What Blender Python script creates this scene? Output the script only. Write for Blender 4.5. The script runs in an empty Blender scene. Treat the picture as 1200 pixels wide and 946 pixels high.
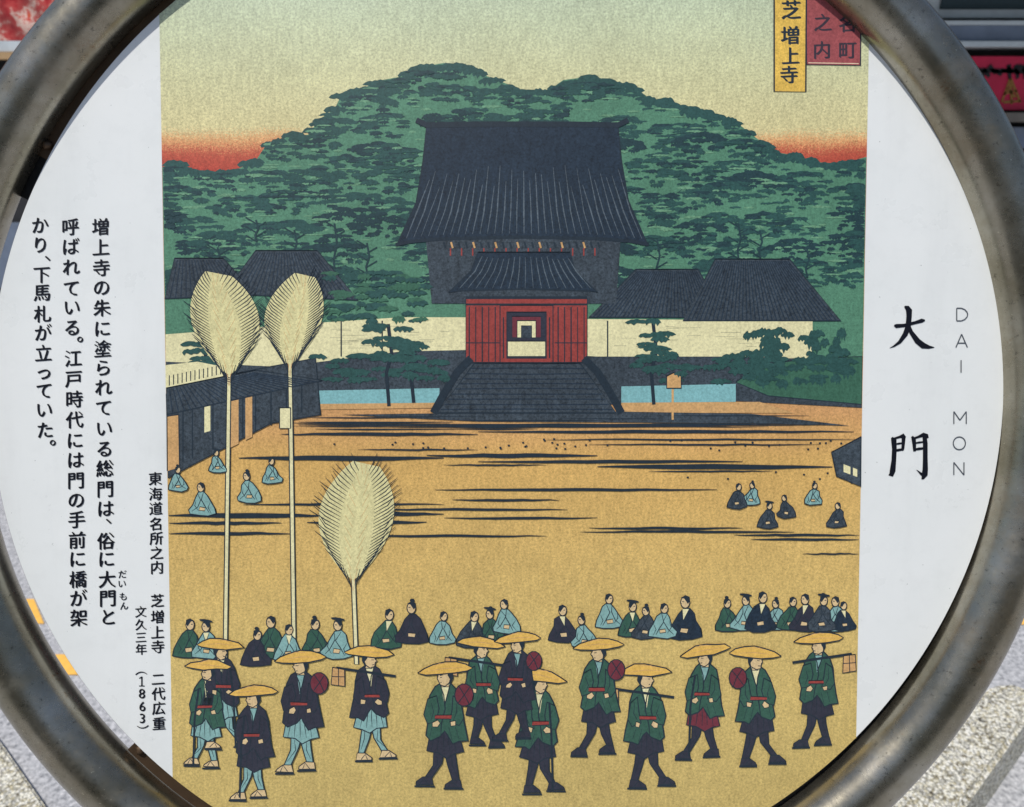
import bpy, bmesh, math, random
from mathutils import Vector, Matrix
from mathutils.geometry import tessellate_polygon
R = math.radians
sc = bpy.context.scene
COL = sc.collection

# ------------------------------------------------------------------ camera, sky, sun, exposure
F = 867.0; CX, CY = 600.0, 473.0           # focal length and centre in photo pixels (1200 wide)
PITCH = R(20); CAMZ = 1.6
Z0 = 0.44; K = 0.0375                      # distance to the sign plane, its tilt against the lens
cd = bpy.data.cameras.new('camera'); cam = bpy.data.objects.new('camera', cd); COL.objects.link(cam)
cam.location = (0, 0, CAMZ); cam.rotation_euler = (R(90) - PITCH, 0, 0)
cd.sensor_width = 36; cd.lens = 36 * F / 1200; cd.clip_start = 0.01; cd.clip_end = 500
cd.dof.use_dof = True; cd.dof.focus_distance = 0.438; cd.dof.aperture_fstop = 15
sc.camera = cam
TILT = PITCH - math.atan(K)                # lean of the sign
NRM = Vector((0, -math.cos(TILT), math.sin(TILT))); VUP = Vector((0, math.sin(TILT), math.cos(TILT)))
SUNL = Vector((-0.290, 0.735, 0.613))      # towards the sun, in the sign's own axes
SUN = (Vector((1, 0, 0)) * SUNL.x + VUP * SUNL.y + NRM * SUNL.z).normalized()
w = bpy.data.worlds.new('World'); sc.world = w; w.use_nodes = True
nt = w.node_tree; sky = nt.nodes.new('ShaderNodeTexSky'); sky.sky_type = 'NISHITA'; sky.sun_disc = False
sky.sun_elevation = math.asin(SUN.z); sky.sun_rotation = math.atan2(SUN.x, SUN.y)
nt.links.new(sky.outputs[0], nt.nodes['Background'].inputs[0]); nt.nodes['Background'].inputs[1].default_value = 0.11
sl = bpy.data.lights.new('sun', 'SUN'); sl.energy = 3.6; sl.angle = R(0.5); sl.color = (1, 0.955, 0.89)
so = bpy.data.objects.new('sun', sl); COL.objects.link(so); so.rotation_euler = SUN.to_track_quat('Z', 'Y').to_euler()
sc.view_settings.view_transform = 'Standard'; sc.view_settings.look = 'None'
sc.view_settings.gamma = 1; sc.view_settings.use_curve_mapping = False; sc.view_settings.exposure = -0.12

# ------------------------------------------------------------------ coordinates
def ray(px, py):
    x, y = (px - CX) / F, (CY - py) / F
    return Vector((x, math.cos(PITCH) + y * math.sin(PITCH), -math.sin(PITCH) + y * math.cos(PITCH)))
def G(px, py, z=0.0):                      # where the sight line meets the level z
    d = ray(px, py); t = (z - CAMZ) / d.z; return Vector((d.x * t, d.y * t, z))
def WY(px, py, Y):                         # where it meets the upright plane y = Y
    d = ray(px, py); t = Y / d.y; return Vector((d.x * t, Y, CAMZ + d.z * t))
def P(px, py):                             # photo pixel -> metres on the face of the sign
    a = (CY - py) / F; Z = Z0 / (1 + K * a)
    return ((px - CX) / F * Z, a * Z * math.sqrt(1 + K * K))
def INV(u, v):                             # and back
    q = math.sqrt(1 + K * K); a = v / (Z0 * q - v * K); Z = Z0 / (1 + K * a); return (CX + u * F / Z, CY - a * F)
ORIGIN = Vector((0, math.cos(PITCH) * Z0, CAMZ - math.sin(PITCH) * Z0))
SIGN_M = Matrix.Translation(ORIGIN) @ Matrix((Vector((1, 0, 0)), VUP, NRM)).transposed().to_4x4()
PX = Z0 / F                                # one photo pixel on the sign, in metres

# ------------------------------------------------------------------ materials
def lin(c):
    c = c / 255
    return c / 12.92 if c <= 0.04045 else ((c + 0.055) / 1.055) ** 2.4
def rgb(r, g, b, k=1.0): return (lin(r) * k, lin(g) * k, lin(b) * k, 1)
class N:
    def __init__(s, name):
        s.m = bpy.data.materials.new(name); s.m.use_nodes = True; s.t = s.m.node_tree
        s.b = s.t.nodes['Principled BSDF']
    def n(s, typ, **kw):
        o = s.t.nodes.new(typ)
        for k, v in kw.items():
            if k in o.inputs: o.inputs[k].default_value = v
            else: setattr(o, k, v)
        return o
    def l(s, a, b): s.t.links.new(a, b)
    def coord(s):
        if not hasattr(s, 'tc'): s.tc = s.n('ShaderNodeTexCoord')
        return s.tc.outputs['Object']
    def noise(s, scale, detail=4, rough=0.6, stretch=None):
        v = s.coord()
        if stretch:
            mp = s.n('ShaderNodeMapping'); mp.inputs['Scale'].default_value = stretch; s.l(v, mp.inputs[0]); v = mp.outputs[0]
        q = s.n('ShaderNodeTexNoise', Scale=scale, Detail=detail, Roughness=rough); s.l(v, q.inputs['Vector']); return q.outputs[0]
    def ramp(s, fac, stops):
        q = s.n('ShaderNodeValToRGB'); e = q.color_ramp.elements
        while len(e) < len(stops): e.new(0.5)
        for i, (p, c) in enumerate(stops):
            e[i].position = p; e[i].color = c if hasattr(c, '__len__') else (c, c, c, 1)
        s.l(fac, q.inputs[0]); return q.outputs[0]
    def mix(s, fac, a, b, mode='MIX'):
        q = s.n('ShaderNodeMix', data_type='RGBA', blend_type=mode)
        for i, v in ((0, fac), (6, a), (7, b)):
            if hasattr(v, 'is_output'): s.l(v, q.inputs[i])
            else: q.inputs[i].default_value = v
        return q.outputs[2]
    def bump(s, h, strength, dist):
        q = s.n('ShaderNodeBump', Strength=strength, Distance=dist); s.l(h, q.inputs['Height']); s.l(q.outputs[0], s.b.inputs['Normal'])
MATS = {}
def grain(s, col, amt=1.0):
    """paper and ink grain of the print: fine mottle, fibres, soft patches"""
    a = s.ramp(s.noise(680, 3, 0.85), [(0.33, 1 - 0.34 * amt), (0.5, 1.0), (0.67, 1 + 0.26 * amt)])
    b = s.ramp(s.noise(330, 4, 0.7, (1, 0.3, 1)), [(0.3, 1 - 0.16 * amt), (0.7, 1 + 0.14 * amt)])
    c = s.ramp(s.noise(14, 3, 0.6), [(0.3, 1 - 0.10 * amt), (0.7, 1 + 0.08 * amt)])
    for q in (a, b, c): col = s.mix(1.0, col, q, 'MULTIPLY')
    return col
def ink(name, r, g, b, amt=1.0, k=1.0):
    s = N(name); s.l(grain(s, rgb(r, g, b, k), amt), s.b.inputs['Base Color'])
    s.b.inputs['Roughness'].default_value = 0.42; s.b.inputs['Specular IOR Level'].default_value = 0.35
    MATS[name] = s.m; return s.m
def plain(name, col, rough=0.5, metal=0.0, var=0.15, scale=20):
    s = N(name); q = s.ramp(s.noise(scale, 5), [(0.3, 1 - var), (0.7, 1 + var)])
    s.l(s.mix(1.0, col, q, 'MULTIPLY'), s.b.inputs['Base Color'])
    s.b.inputs['Roughness'].default_value = rough; s.b.inputs['Metallic'].default_value = metal
    MATS[name] = s.m; return s.m

ink('black_ink', 38, 50, 60, 0.6); ink('green_mid', 86, 134, 108, .9); ink('green_dark', 48, 84, 80, .9); ink('green_light', 108, 154, 122, .9); ink('green_deep', 40, 66, 70, .9)
ink('navy', 38, 52, 66, 1.3); ink('navy_light', 88, 100, 108, 1.2); ink('slate', 62, 72, 80, 1.7); ink('cream', 226, 220, 172, .6)
ink('plume', 218, 211, 156, .7); ink('red_ink', 150, 66, 60, .8); ink('dark_red', 112, 52, 62, .6); ink('water_blue', 128, 180, 182, .6)
ink('coat_green', 56, 92, 78, .7); ink('coat_dark', 52, 54, 66, .7); ink('pale_blue', 132, 172, 168, .6); ink('hat', 222, 180, 92, .6)
ink('skin', 214, 188, 142, .5); ink('tan', 204, 162, 108, .7); ink('yellow_label', 230, 190, 88, .8)
ink('red_label', 160, 82, 84, .8); ink('label_line', 232, 206, 176, .5); ink('faded_ink', 62, 52, 62, .6); ink('grass_green', 62, 104, 84, .8)
ink('print_black', 12, 14, 24, .2); ink('thin_grey', 78, 84, 92, .2)

def sheet_material():
    s = N('print_paper'); sep = s.n('ShaderNodeSeparateXYZ'); s.l(s.coord(), sep.inputs[0])
    y = sep.outputs['Y']
    jit = s.n('ShaderNodeMath', operation='MULTIPLY_ADD'); s.l(s.noise(1100, 2, 0.8), jit.inputs[0])
    jit.inputs[1].default_value = 0.020; jit.inputs[2].default_value = -0.010
    jit2 = s.n('ShaderNodeMath', operation='MULTIPLY_ADD'); s.l(s.noise(26, 3, 0.5), jit2.inputs[0]); jit2.inputs[1].default_value = 0.010
    s.l(jit.outputs[0], jit2.inputs[2])
    ad = s.n('ShaderNodeMath', operation='ADD'); s.l(y, ad.inputs[0]); s.l(jit2.outputs[0], ad.inputs[1])
    top, bot = P(600, -140)[1], P(600, 1040)[1]
    mr = s.n('ShaderNodeMapRange'); mr.inputs['From Min'].default_value = top; mr.inputs['From Max'].default_value = bot
    s.l(ad.outputs[0], mr.inputs['Value'])
    f = lambda py: (P(600, py)[1] - top) / (bot - top) - 0.008
    col = s.ramp(mr.outputs[0], [(f(-60), rgb(182, 200, 178)), (f(20), rgb(198, 208, 172)), (f(90), rgb(208, 207, 160)),
        (f(152), rgb(216, 206, 152)), (f(164), rgb(224, 168, 112)), (f(178), rgb(190, 90, 68)), (f(205), rgb(172, 66, 54)),
        (f(330), rgb(196, 150, 90)), (f(480), rgb(208, 158, 104)), (f(540), rgb(210, 170, 100)), (f(640), rgb(211, 178, 108)), (f(760), rgb(208, 182, 112)), (f(1000), rgb(194, 172, 106))])
    s.l(grain(s, col, 0.9), s.b.inputs['Base Color']); s.b.inputs['Roughness'].default_value = 0.42
    s.b.inputs['Specular IOR Level'].default_value = 0.35
    MATS['paper'] = s.m
sheet_material()

def panel_material():
    s = N('white_panel_film')
    a = s.ramp(s.noise(9, 4, 0.6), [(0.3, rgb(226, 230, 228)), (0.7, rgb(233, 236, 234))])
    b = s.ramp(s.noise(60, 6, 0.7), [(0.25, 0.955), (0.5, 1.0), (0.8, 1.0)])
    c = s.ramp(s.noise(420, 2, 0.5), [(0.75, 1.0), (0.78, 0.55)])
    col = s.mix(1, s.mix(1, a, b, 'MULTIPLY'), c, 'MULTIPLY')
    d = s.ramp(s.noise(26, 5, 0.7, (1, 0.12, 1)), [(0.30, 0.955), (0.48, 1.0)]); col = s.mix(1, col, d, 'MULTIPLY')
    sc_ = s.ramp(s.noise(75, 6, 0.75, (0.35, 3.0, 1)), [(0.285, 0.86), (0.31, 1.0)]); col = s.mix(1, col, sc_, 'MULTIPLY')
    s.l(col, s.b.inputs['Base Color'])
    s.l(s.ramp(s.noise(30, 5), [(0.3, 0.24), (0.7, 0.40)]), s.b.inputs['Roughness'])
    s.bump(s.noise(300, 3), 0.05, 0.0004); MATS['panel'] = s.m
panel_material()

def tube_material():
    s = N('weathered_steel_tube')
    base = s.ramp(s.noise(16, 6, 0.65), [(0.28, rgb(124, 117, 98)), (0.5, rgb(156, 150, 134)), (0.72, rgb(182, 178, 166))])
    brown = s.ramp(s.noise(9, 7, 0.75), [(0.52, 0.0), (0.74, 0.5)])
    col = s.mix(brown, base, rgb(108, 84, 52))
    grn = s.ramp(s.noise(7, 4, 0.6), [(0.52, 0.0), (0.7, 0.35)]); col = s.mix(grn, col, rgb(84, 96, 70))
    spk = s.ramp(s.noise(260, 6, 0.8), [(0.32, 0.35), (0.42, 1.0)]); col = s.mix(1, col, spk, 'MULTIPLY')
    lt = s.ramp(s.noise(520, 3, 0.6), [(0.68, 0.0), (0.74, 0.7)]); col = s.mix(lt, col, rgb(206, 198, 172))
    rust = s.ramp(s.noise(38, 6, 0.75), [(0.64, 0.0), (0.72, 0.7)]); col = s.mix(rust, col, rgb(118, 78, 40))
    s.l(col, s.b.inputs['Base Color'])
    met = s.ramp(brown, [(0.0, 0.92), (0.7, 0.55)]); s.l(met, s.b.inputs['Metallic'])
    ro = s.ramp(s.noise(34, 7, 0.75), [(0.3, 0.20), (0.55, 0.30), (0.75, 0.50)]); s.l(ro, s.b.inputs['Roughness'])
    s.bump(s.noise(300, 6, 0.75), 0.12, 0.0004); MATS['tube'] = s.m
tube_material()
plain('bracket_steel', rgb(92, 74, 56), 0.5, 0.6, 0.3, 60); plain('gap_black', rgb(22, 22, 22), 0.6, 0, 0.3, 50)
plain('panel_edge', rgb(168, 170, 170), 0.45, 0.6, 0.15, 60)

def asphalt():
    s = N('worn_asphalt')
    a = s.ramp(s.noise(70, 6, 0.75), [(0.34, rgb(110, 112, 116)), (0.48, rgb(178, 179, 182)), (0.60, rgb(212, 212, 214)), (0.74, rgb(246, 244, 242))])
    b = s.ramp(s.noise(1.2, 4), [(0.3, 0.82), (0.7, 1.05)])
    s.l(s.mix(1, a, b, 'MULTIPLY'), s.b.inputs['Base Color']); s.b.inputs['Roughness'].default_value = 0.85
    s.bump(s.noise(160, 4), 0.6, 0.004); MATS['asphalt'] = s.m
asphalt()
def stone():
    s = N('washed_gravel_stone')
    v = s.n('ShaderNodeTexVoronoi', Scale=150.0); s.l(s.coord(), v.inputs['Vector'])
    col = s.ramp(v.outputs['Color'], [(0.0, rgb(90, 76, 58)), (0.22, rgb(206, 196, 164)), (0.5, rgb(244, 240, 222)), (0.85, rgb(252, 249, 238))])
    e = s.ramp(v.outputs['Distance'], [(0.35, 1.0), (0.75, 0.45)])
    n = s.ramp(s.noise(90, 4, 0.8), [(0.40, 0.28), (0.48, 1.0)])
    s.l(s.mix(1, s.mix(1, col, e, 'MULTIPLY'), n, 'MULTIPLY'), s.b.inputs['Base Color']); s.b.inputs['Roughness'].default_value = 0.8
    inv = s.n('ShaderNodeMath', operation='SUBTRACT'); inv.inputs[0].default_value = 1; s.l(v.outputs['Distance'], inv.inputs[1])
    s.bump(inv.outputs[0], 0.8, 0.004); MATS['stone'] = s.m
stone()
plain('road_yellow', rgb(246, 190, 88), 0.7, 0, 0.12, 60); plain('wall_dark', rgb(42, 42, 44), 0.7, 0, 0.3, 4)
plain('white_frame', rgb(205, 212, 214), 0.4, 0.1, 0.1, 8); plain('shop_blue_grey', rgb(112, 124, 142), 0.5, 0.1, 0.15, 6)
plain('banner_red', rgb(196, 22, 66), 0.6, 0, 0.18, 5); plain('banner_black', rgb(20, 12, 16), 0.6, 0, 0.2, 5)
plain('banner_gold', rgb(150, 104, 40), 0.6, 0, 0.2, 9); plain('ledge_metal', rgb(128, 120, 110), 0.4, 0.5, 0.15, 8)
plain('pale_wood', rgb(178, 146, 104), 0.6, 0, 0.2, 12); plain('teal_cloth', rgb(86, 118, 126), 0.8, 0, 0.2, 9)
plain('kerb_concrete', rgb(176, 178, 176), 0.85, 0, 0.12, 20)
plain('back_wall', rgb(112, 110, 96), 0.8, 0, 0.2, 3)
def glass():
    s = N('dark_window_glass'); s.b.inputs['Base Color'].default_value = rgb(24, 44, 50); s.b.inputs['Roughness'].default_value = 0.08; MATS['glass'] = s.m
glass()
def food():
    s = N('printed_food_photo')
    v = s.n('ShaderNodeTexVoronoi', Scale=5.5); s.l(s.coord(), v.inputs['Vector'])
    a = s.ramp(s.noise(4.2, 6, 0.7), [(0.32, rgb(110, 16, 22)), (0.42, rgb(186, 34, 38)), (0.50, rgb(206, 84, 76)), (0.56, rgb(240, 214, 196)), (0.61, rgb(214, 60, 50)), (0.70, rgb(236, 150, 60))])
    b = s.ramp(v.outputs['Distance'], [(0.1, 1.1), (0.7, 0.5)])
    s.l(s.mix(1, a, b, 'MULTIPLY'), s.b.inputs['Base Color']); s.b.inputs['Roughness'].default_value = 0.5; MATS['food'] = s.m
food()

# ------------------------------------------------------------------ object helpers
def link(name, me, parent=None, mats=()):
    o = bpy.data.objects.new(name, me); COL.objects.link(o)
    for m in mats: me.materials.append(MATS[m])
    if parent: o.parent = parent
    return o
def tag(o, label=None, cat=None, group=None, kind=None):
    for k, v in (('label', label), ('category', cat), ('group', group), ('kind', kind)):
        if v: o[k] = v
    return o
def empty(name, loc=(0, 0, 0)):
    o = bpy.data.objects.new(name, None); COL.objects.link(o); o.location = loc; o.empty_display_size = 0.05; return o
def box_mesh(name, x0, x1, y0, y1, z0, z1, bev=0.0):
    bm = bmesh.new(); bmesh.ops.create_cube(bm, size=1)
    for v in bm.verts: v.co = Vector((x0 + (v.co.x + .5) * (x1 - x0), y0 + (v.co.y + .5) * (y1 - y0), z0 + (v.co.z + .5) * (z1 - z0)))
    if bev: bmesh.ops.bevel(bm, geom=list(bm.edges), offset=bev, segments=2, affect='EDGES')
    me = bpy.data.meshes.new(name); bm.to_mesh(me); bm.free(); return me
def box(name, mat, a, b, parent=None, bev=0.004):
    return link(name, box_mesh(name, a[0], b[0], a[1], b[1], a[2], b[2], bev), parent, (mat,))
def prism(name, mat, pts, z0, z1, bev=0.01, parent=None):
    bm = bmesh.new(); f = bm.faces.new([bm.verts.new((p[0], p[1], z1)) for p in pts]); f.normal_update()
    if f.normal.z < 0: f.normal_flip()
    top = f.edges[:]
    r = bmesh.ops.extrude_face_region(bm, geom=[f])
    # the extruded copy becomes the top, the original the bottom
    for v in [g for g in r['geom'] if isinstance(g, bmesh.types.BMVert)]: v.co.z = z1
    for v in f.verts: v.co.z = z0
    bmesh.ops.recalc_face_normals(bm, faces=bm.faces[:])
    if bev: bmesh.ops.bevel(bm, geom=[e for e in bm.edges if max(v.co.z for v in e.verts) > z1 - 1e-6], offset=bev, segments=3, affect='EDGES')
    me = bpy.data.meshes.new(name); bm.to_mesh(me); bm.free(); return link(name, me, parent, (mat,))

# ------------------------------------------------------------------ the setting: ground, kerb, markings
gnd = link('ground', box_mesh('ground', -60, 60, -60, 60, -0.3, 0, 0), None, ('asphalt',)); tag(gnd, kind='structure')
yb = G(600, 334).y
pav = box('pavement', 'kerb_concrete', (-30, yb - 0.9, 0.0), (30, 30, 0.12), None, 0.015); tag(pav, kind='structure')
def mark(pts):
    q = [G(*p) for p in pts]
    me = bpy.data.meshes.new('road_marking'); me.from_pydata([(v.x, v.y, 0.004) for v in q], [], [(0, 1, 2, 3)])
    tag(link('road_marking', me, None, ('road_yellow',)), kind='structure')
mark([(-60, 732), (52, 732), (40, 703), (-60, 703)])
mark([(60, 792), (104, 792), (92, 768), (52, 768)])
mark([(1130, 733), (1300, 733), (1290, 711), (1128, 711)])

b1 = prism('stone_block', 'stone', [G(1150, 812, .16)[:2], G(1163, 801, .16)[:2], G(1186, 799, .16)[:2], G(1203, 806, .16)[:2], G(1222, 818, .16)[:2], G(1062, 1040, .16)[:2], G(940, 1038, .16)[:2]], 0, .16, .012)
tag(b1, 'pale speckled gravel stone block slanting below the right side of the ring', 'stone block', 'gravel stone blocks on the road')
b2 = prism('stone_block.001', 'stone', [G(-22, 846, .02)[:2], G(-4, 862, .02)[:2], G(56, 948, .02)[:2], G(80, 1010, .02)[:2], G(-60, 1080, .02)[:2], G(-190, 930, .02)[:2]], 0, .02, .006)
tag(b2, 'pale speckled gravel stone block showing at the lower left corner', 'stone block', 'gravel stone blocks on the road')

# ------------------------------------------------------------------ the shop across the street
FY = 7.0
def fr(name, mat, px0, py0, px1, py1, Y0, Y1, parent, bev=0.004):     # a board seen between two photo corners, standing at depth Y0..Y1
    a, b = WY(px0, py0, Y0), WY(px1, py1, Y0)
    return box(name, mat, (min(a.x, b.x), Y0, min(a.z, b.z)), (max(a.x, b.x), Y1, max(a.z, b.z)), parent, bev)
shop = empty('shop_building', (0, FY, 0)); tag(shop, 'dark fronted shop building across the road behind the round sign', 'building')
def inshop(o): o.parent = shop; o.matrix_parent_inverse = shop.matrix_world.inverted(); o.location = (0, -FY, 0); return o
inshop(box('wall', 'wall_dark', (-9, FY, 0.12), (9, FY + 5, 5.5)))
inshop(box('shade_canopy', 'wall_dark', (-1, FY - 1.6, 3.1), (9, FY, 3.28)))  # unseen slab added to shade the shop front, stops short of the poster
win = inshop(fr('window', 'white_frame', 1107, -150, 1420, 21, FY - .06, FY - .001, None))
pn = fr('pane', 'glass', 1128, -140, 1400, 11, FY - .075, FY - .065, None); pn.parent = win
inshop(fr('counter_band', 'shop_blue_grey', 1060, 29, 1420, 48, FY - .22, FY - .03, None))
inshop(fr('counter_trim', 'white_frame', 1060, 24, 1420, 29, FY - .25, FY - .03, None))
inshop(fr('counter_trim', 'white_frame', 1060, 48, 1420, 55, FY - .26, FY - .03, None))
inshop(fr('lower_ledge', 'ledge_metal', 1100, 132, 1420, 143, FY - .3, FY - .03, None))
inshop(fr('plinth', 'shop_blue_grey', 1100, 149, 1420, 174, FY - .12, FY - .03, None))
inshop(fr('plinth', 'shop_blue_grey', -300, 262, 260, 338, FY - .12, FY - .03, None))
ban = tag(fr('shop_banner', 'banner_red', 1100, 66, 1420, 129, FY - .2, FY - .17, None), 'crimson shop banner with black lettering and a gold motif under the window', 'banner')
def strokes_on(name, mat, segs, Y, parent, wd=0.03):
    bm = bmesh.new()
    for x0, y0, x1, y1 in segs:
        a, b = WY(x0, y0, Y), WY(x1, y1, Y); d = (b - a).normalized(); n = Vector((-d.z, 0, d.x)) * wd * .5
        vs = [bm.verts.new(q + Vector((0, o, 0))) for o in (0, -.004) for q in (a - n, b - n, b + n * .5, a + n)]
        for f in ((4, 5, 6, 7), (0, 1, 5, 4), (1, 2, 6, 5), (2, 3, 7, 6), (3, 0, 4, 7)): bm.faces.new([vs[i] for i in f])
    bmesh.ops.recalc_face_normals(bm, faces=bm.faces[:])
    me = bpy.data.meshes.new(name); bm.to_mesh(me); bm.free(); return link(name, me, parent, (mat,))
rnd = random.Random(5)
sg = [(1138 + i * 7, 80 + rnd.uniform(-3, 3), 1146 + i * 7, 86 + rnd.uniform(-4, 4)) for i in range(26)] + [(1136, 82, 1230, 85)] + [(1182 + i * 9, 76, 1184 + i * 9, 92) for i in range(4)]
strokes_on('banner_lettering', 'banner_black', sg, FY - .204, ban, 0.035)
strokes_on('banner_emblem', 'banner_gold', [(1184, 92, 1174, 120), (1184, 92, 1196, 120), (1176, 110, 1192, 106), (1176, 120, 1196, 118), (1184, 98, 1186, 122), (1180, 103, 1190, 114)], FY - .204, ban, 0.02)
pos = empty('food_poster', (0, FY - .1, 0)); tag(pos, 'red and white food picture board in a wooden frame at upper left', 'poster')
def inpos(o): o.parent = pos; o.location = (0, -(FY - .1), 0); return o
inpos(fr('picture', 'food', -260, -160, 98, 48, FY - .14, FY - .11, None)); inpos(fr('bottom_strip', 'white_frame', -260, 48, 90, 61, FY - .145, FY - .11, None))
inpos(fr('frame', 'pale_wood', -265, 61, 100, 70, FY - .17, FY - .11, None))
tag(fr('hanging_cloth', 'teal_cloth', -60, 76, 4, 160, FY - .2, FY - .16, None), 'grey teal cloth hanging under the food picture', 'cloth')

bk = empty('reflected_building', (0, -9, 0)); tag(bk, 'unseen grey green building added behind the camera as a reflection for the ring', 'building')  # out of view, added so the steel tube has something to reflect
for nm, mt, a_, b_ in [('wall', 'back_wall', (-16, -5, 0), (16, 0, 4.9))] + [('window', 'glass', (x, -.06, z), (x + 1.8, .05, z + 1.3)) for x in range(-14, 14, 3) for z in (1.0, 3.2)]:
    box(nm, mt, a_, b_, bk)
# ------------------------------------------------------------------ the round sign
sign = empty('round_sign'); sign.matrix_world = SIGN_M; bpy.context.view_layer.update()
tag(sign, 'round street sign in a weathered steel tube ring with white panel and woodblock style picture', 'sign')
def part(name, me, mats, parent=None): o = link(name, me, parent or sign, mats); return o
RC = (-26.4 * PX, -0.5 * PX); RMAJ, RMIN = 637 * PX, 35.8 * PX; RW = 0.0005
def oval(a, k): return (0.4 * k * math.cos(2 * a) + k * math.sin(2 * a)) * PX    # the ring is not perfectly round
PC = (-17.8 * PX, 5.2 * PX); PRAD = 592.9 * PX
def torus(c, w0, R1, r1, nu=320, nv=40):
    vs = []; fs = []
    for i in range(nu):
        a = 2 * math.pi * i / nu
        for j in range(nv):
            b = 2 * math.pi * j / nv; rr = R1 + oval(a, 1.9) + r1 * math.cos(b)
            vs.append((c[0] + rr * math.cos(a), c[1] + rr * math.sin(a), w0 + r1 * math.sin(b)))
    for i in range(nu):
        for j in range(nv):
            fs.append((i * nv + j, ((i + 1) % nu) * nv + j, ((i + 1) % nu) * nv + (j + 1) % nv, i * nv + (j + 1) % nv))
    me = bpy.data.meshes.new('ring'); me.from_pydata(vs, [], fs); me.shade_smooth(); return me
part('ring_tube', torus(RC, RW, RMAJ, RMIN), ('tube',))
def disc(c, rad, w0, w1, bev, n=360):
    prof = [(rad - bev, w1), (rad, w1 - bev), (rad, w0)]
    vs = []; fs = []
    for i in range(n):
        a = 2 * math.pi * i / n
        for r, ww in prof: r += oval(a, 3.8); vs.append((c[0] + r * math.cos(a), c[1] + r * math.sin(a), ww))
    k = 3
    for i in range(n):
        j = (i + 1) % n
        for q in range(2): fs.append((i * k + q, i * k + q + 1, j * k + q + 1, j * k + q))
    fs.append([i * k for i in range(n)]); fs.append([i * k + 2 for i in reversed(range(n))])
    me = bpy.data.meshes.new('disc'); me.from_pydata(vs, [], fs); return me
pnl = part('panel', disc(PC, PRAD, -0.004, -0.0002, 0.0004), ('panel', 'panel_edge'))
for f in pnl.data.polygons:
    if len(f.vertices) == 4: f.material_index = 1
def arc(name, a0, a1, r0, r1, w0, w1, mats, c=PC, n=48):
    vs = []; fs = []
    for i in range(n + 1):
        a = R(a0 + (a1 - a0) * i / n)
        for r, ww in ((r0, w1), (r1, w1), (r1, w0), (r0, w0)): vs.append((c[0] + (r * PX + oval(a, 3.8)) * math.cos(a), c[1] + (r * PX + oval(a, 3.8)) * math.sin(a), ww))
    for i in range(n):
        for q in range(4): fs.append((i * 4 + q, i * 4 + (q + 1) % 4, i * 4 + 4 + (q + 1) % 4, i * 4 + 4 + q))
    fs += [(3, 2, 1, 0), (n * 4, n * 4 + 1, n * 4 + 2, n * 4 + 3)]
    me = bpy.data.meshes.new(name); me.from_pydata(vs, [], fs); return part(name, me, mats)
arc('dark_gap_strip', -64, 157, 580, 614, -.0125, -.0066, ('gap_black',), n=160)  # black strip added so the gap between panel and ring shows dark
for a0, a1 in ((223.5, 236.5), (-4.4, 3.6), (27.5, 39.0), (125.5, 152.0), (110, 121)):
    arc('mounting_bracket', a0, a1, 585, 610 if a0 > 100 else 603, -.0060, -.0042, ('bracket_steel',))
for a in (224.5, 235.5, -3.4, 2.8, 28.5, 38.0, 127.0, 150.5):
    ar = R(a); r_ = 598 * PX; bm = bmesh.new(); bmesh.ops.create_icosphere(bm, subdivisions=2, radius=.0032)
    rw = random.Random(int(a * 10))
    for v in bm.verts: v.co = Vector((PC[0] + (r_ + 3 * PX) * math.cos(ar), PC[1] + (r_ + 3 * PX) * math.sin(ar), -.0035)) + v.co * rw.uniform(.75, 1.15)
    me = bpy.data.meshes.new('weld'); bm.to_mesh(me); bm.free(); me.shade_smooth(); part('weld', me, ('bracket_steel',))
post = box('post', 'tube', (-.03, -.03, -1), (.03, .03, 0), None); bpy.data.objects.remove(post)
def post_mesh():
    bm = bmesh.new(); M0 = SIGN_M.inverted()
    top = SIGN_M @ Vector((RC[0], RC[1] - RMAJ, RW))
    bmesh.ops.create_cone(bm, cap_ends=True, segments=40, radius1=.024, radius2=.024, depth=top.z)
    for v in bm.verts: v.co = M0 @ (v.co + Vector((top.x, top.y, top.z / 2)))
    me = bpy.data.meshes.new('post'); bm.to_mesh(me); bm.free(); me.shade_smooth(); return me
part('post', post_mesh(), ('tube',))

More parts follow.
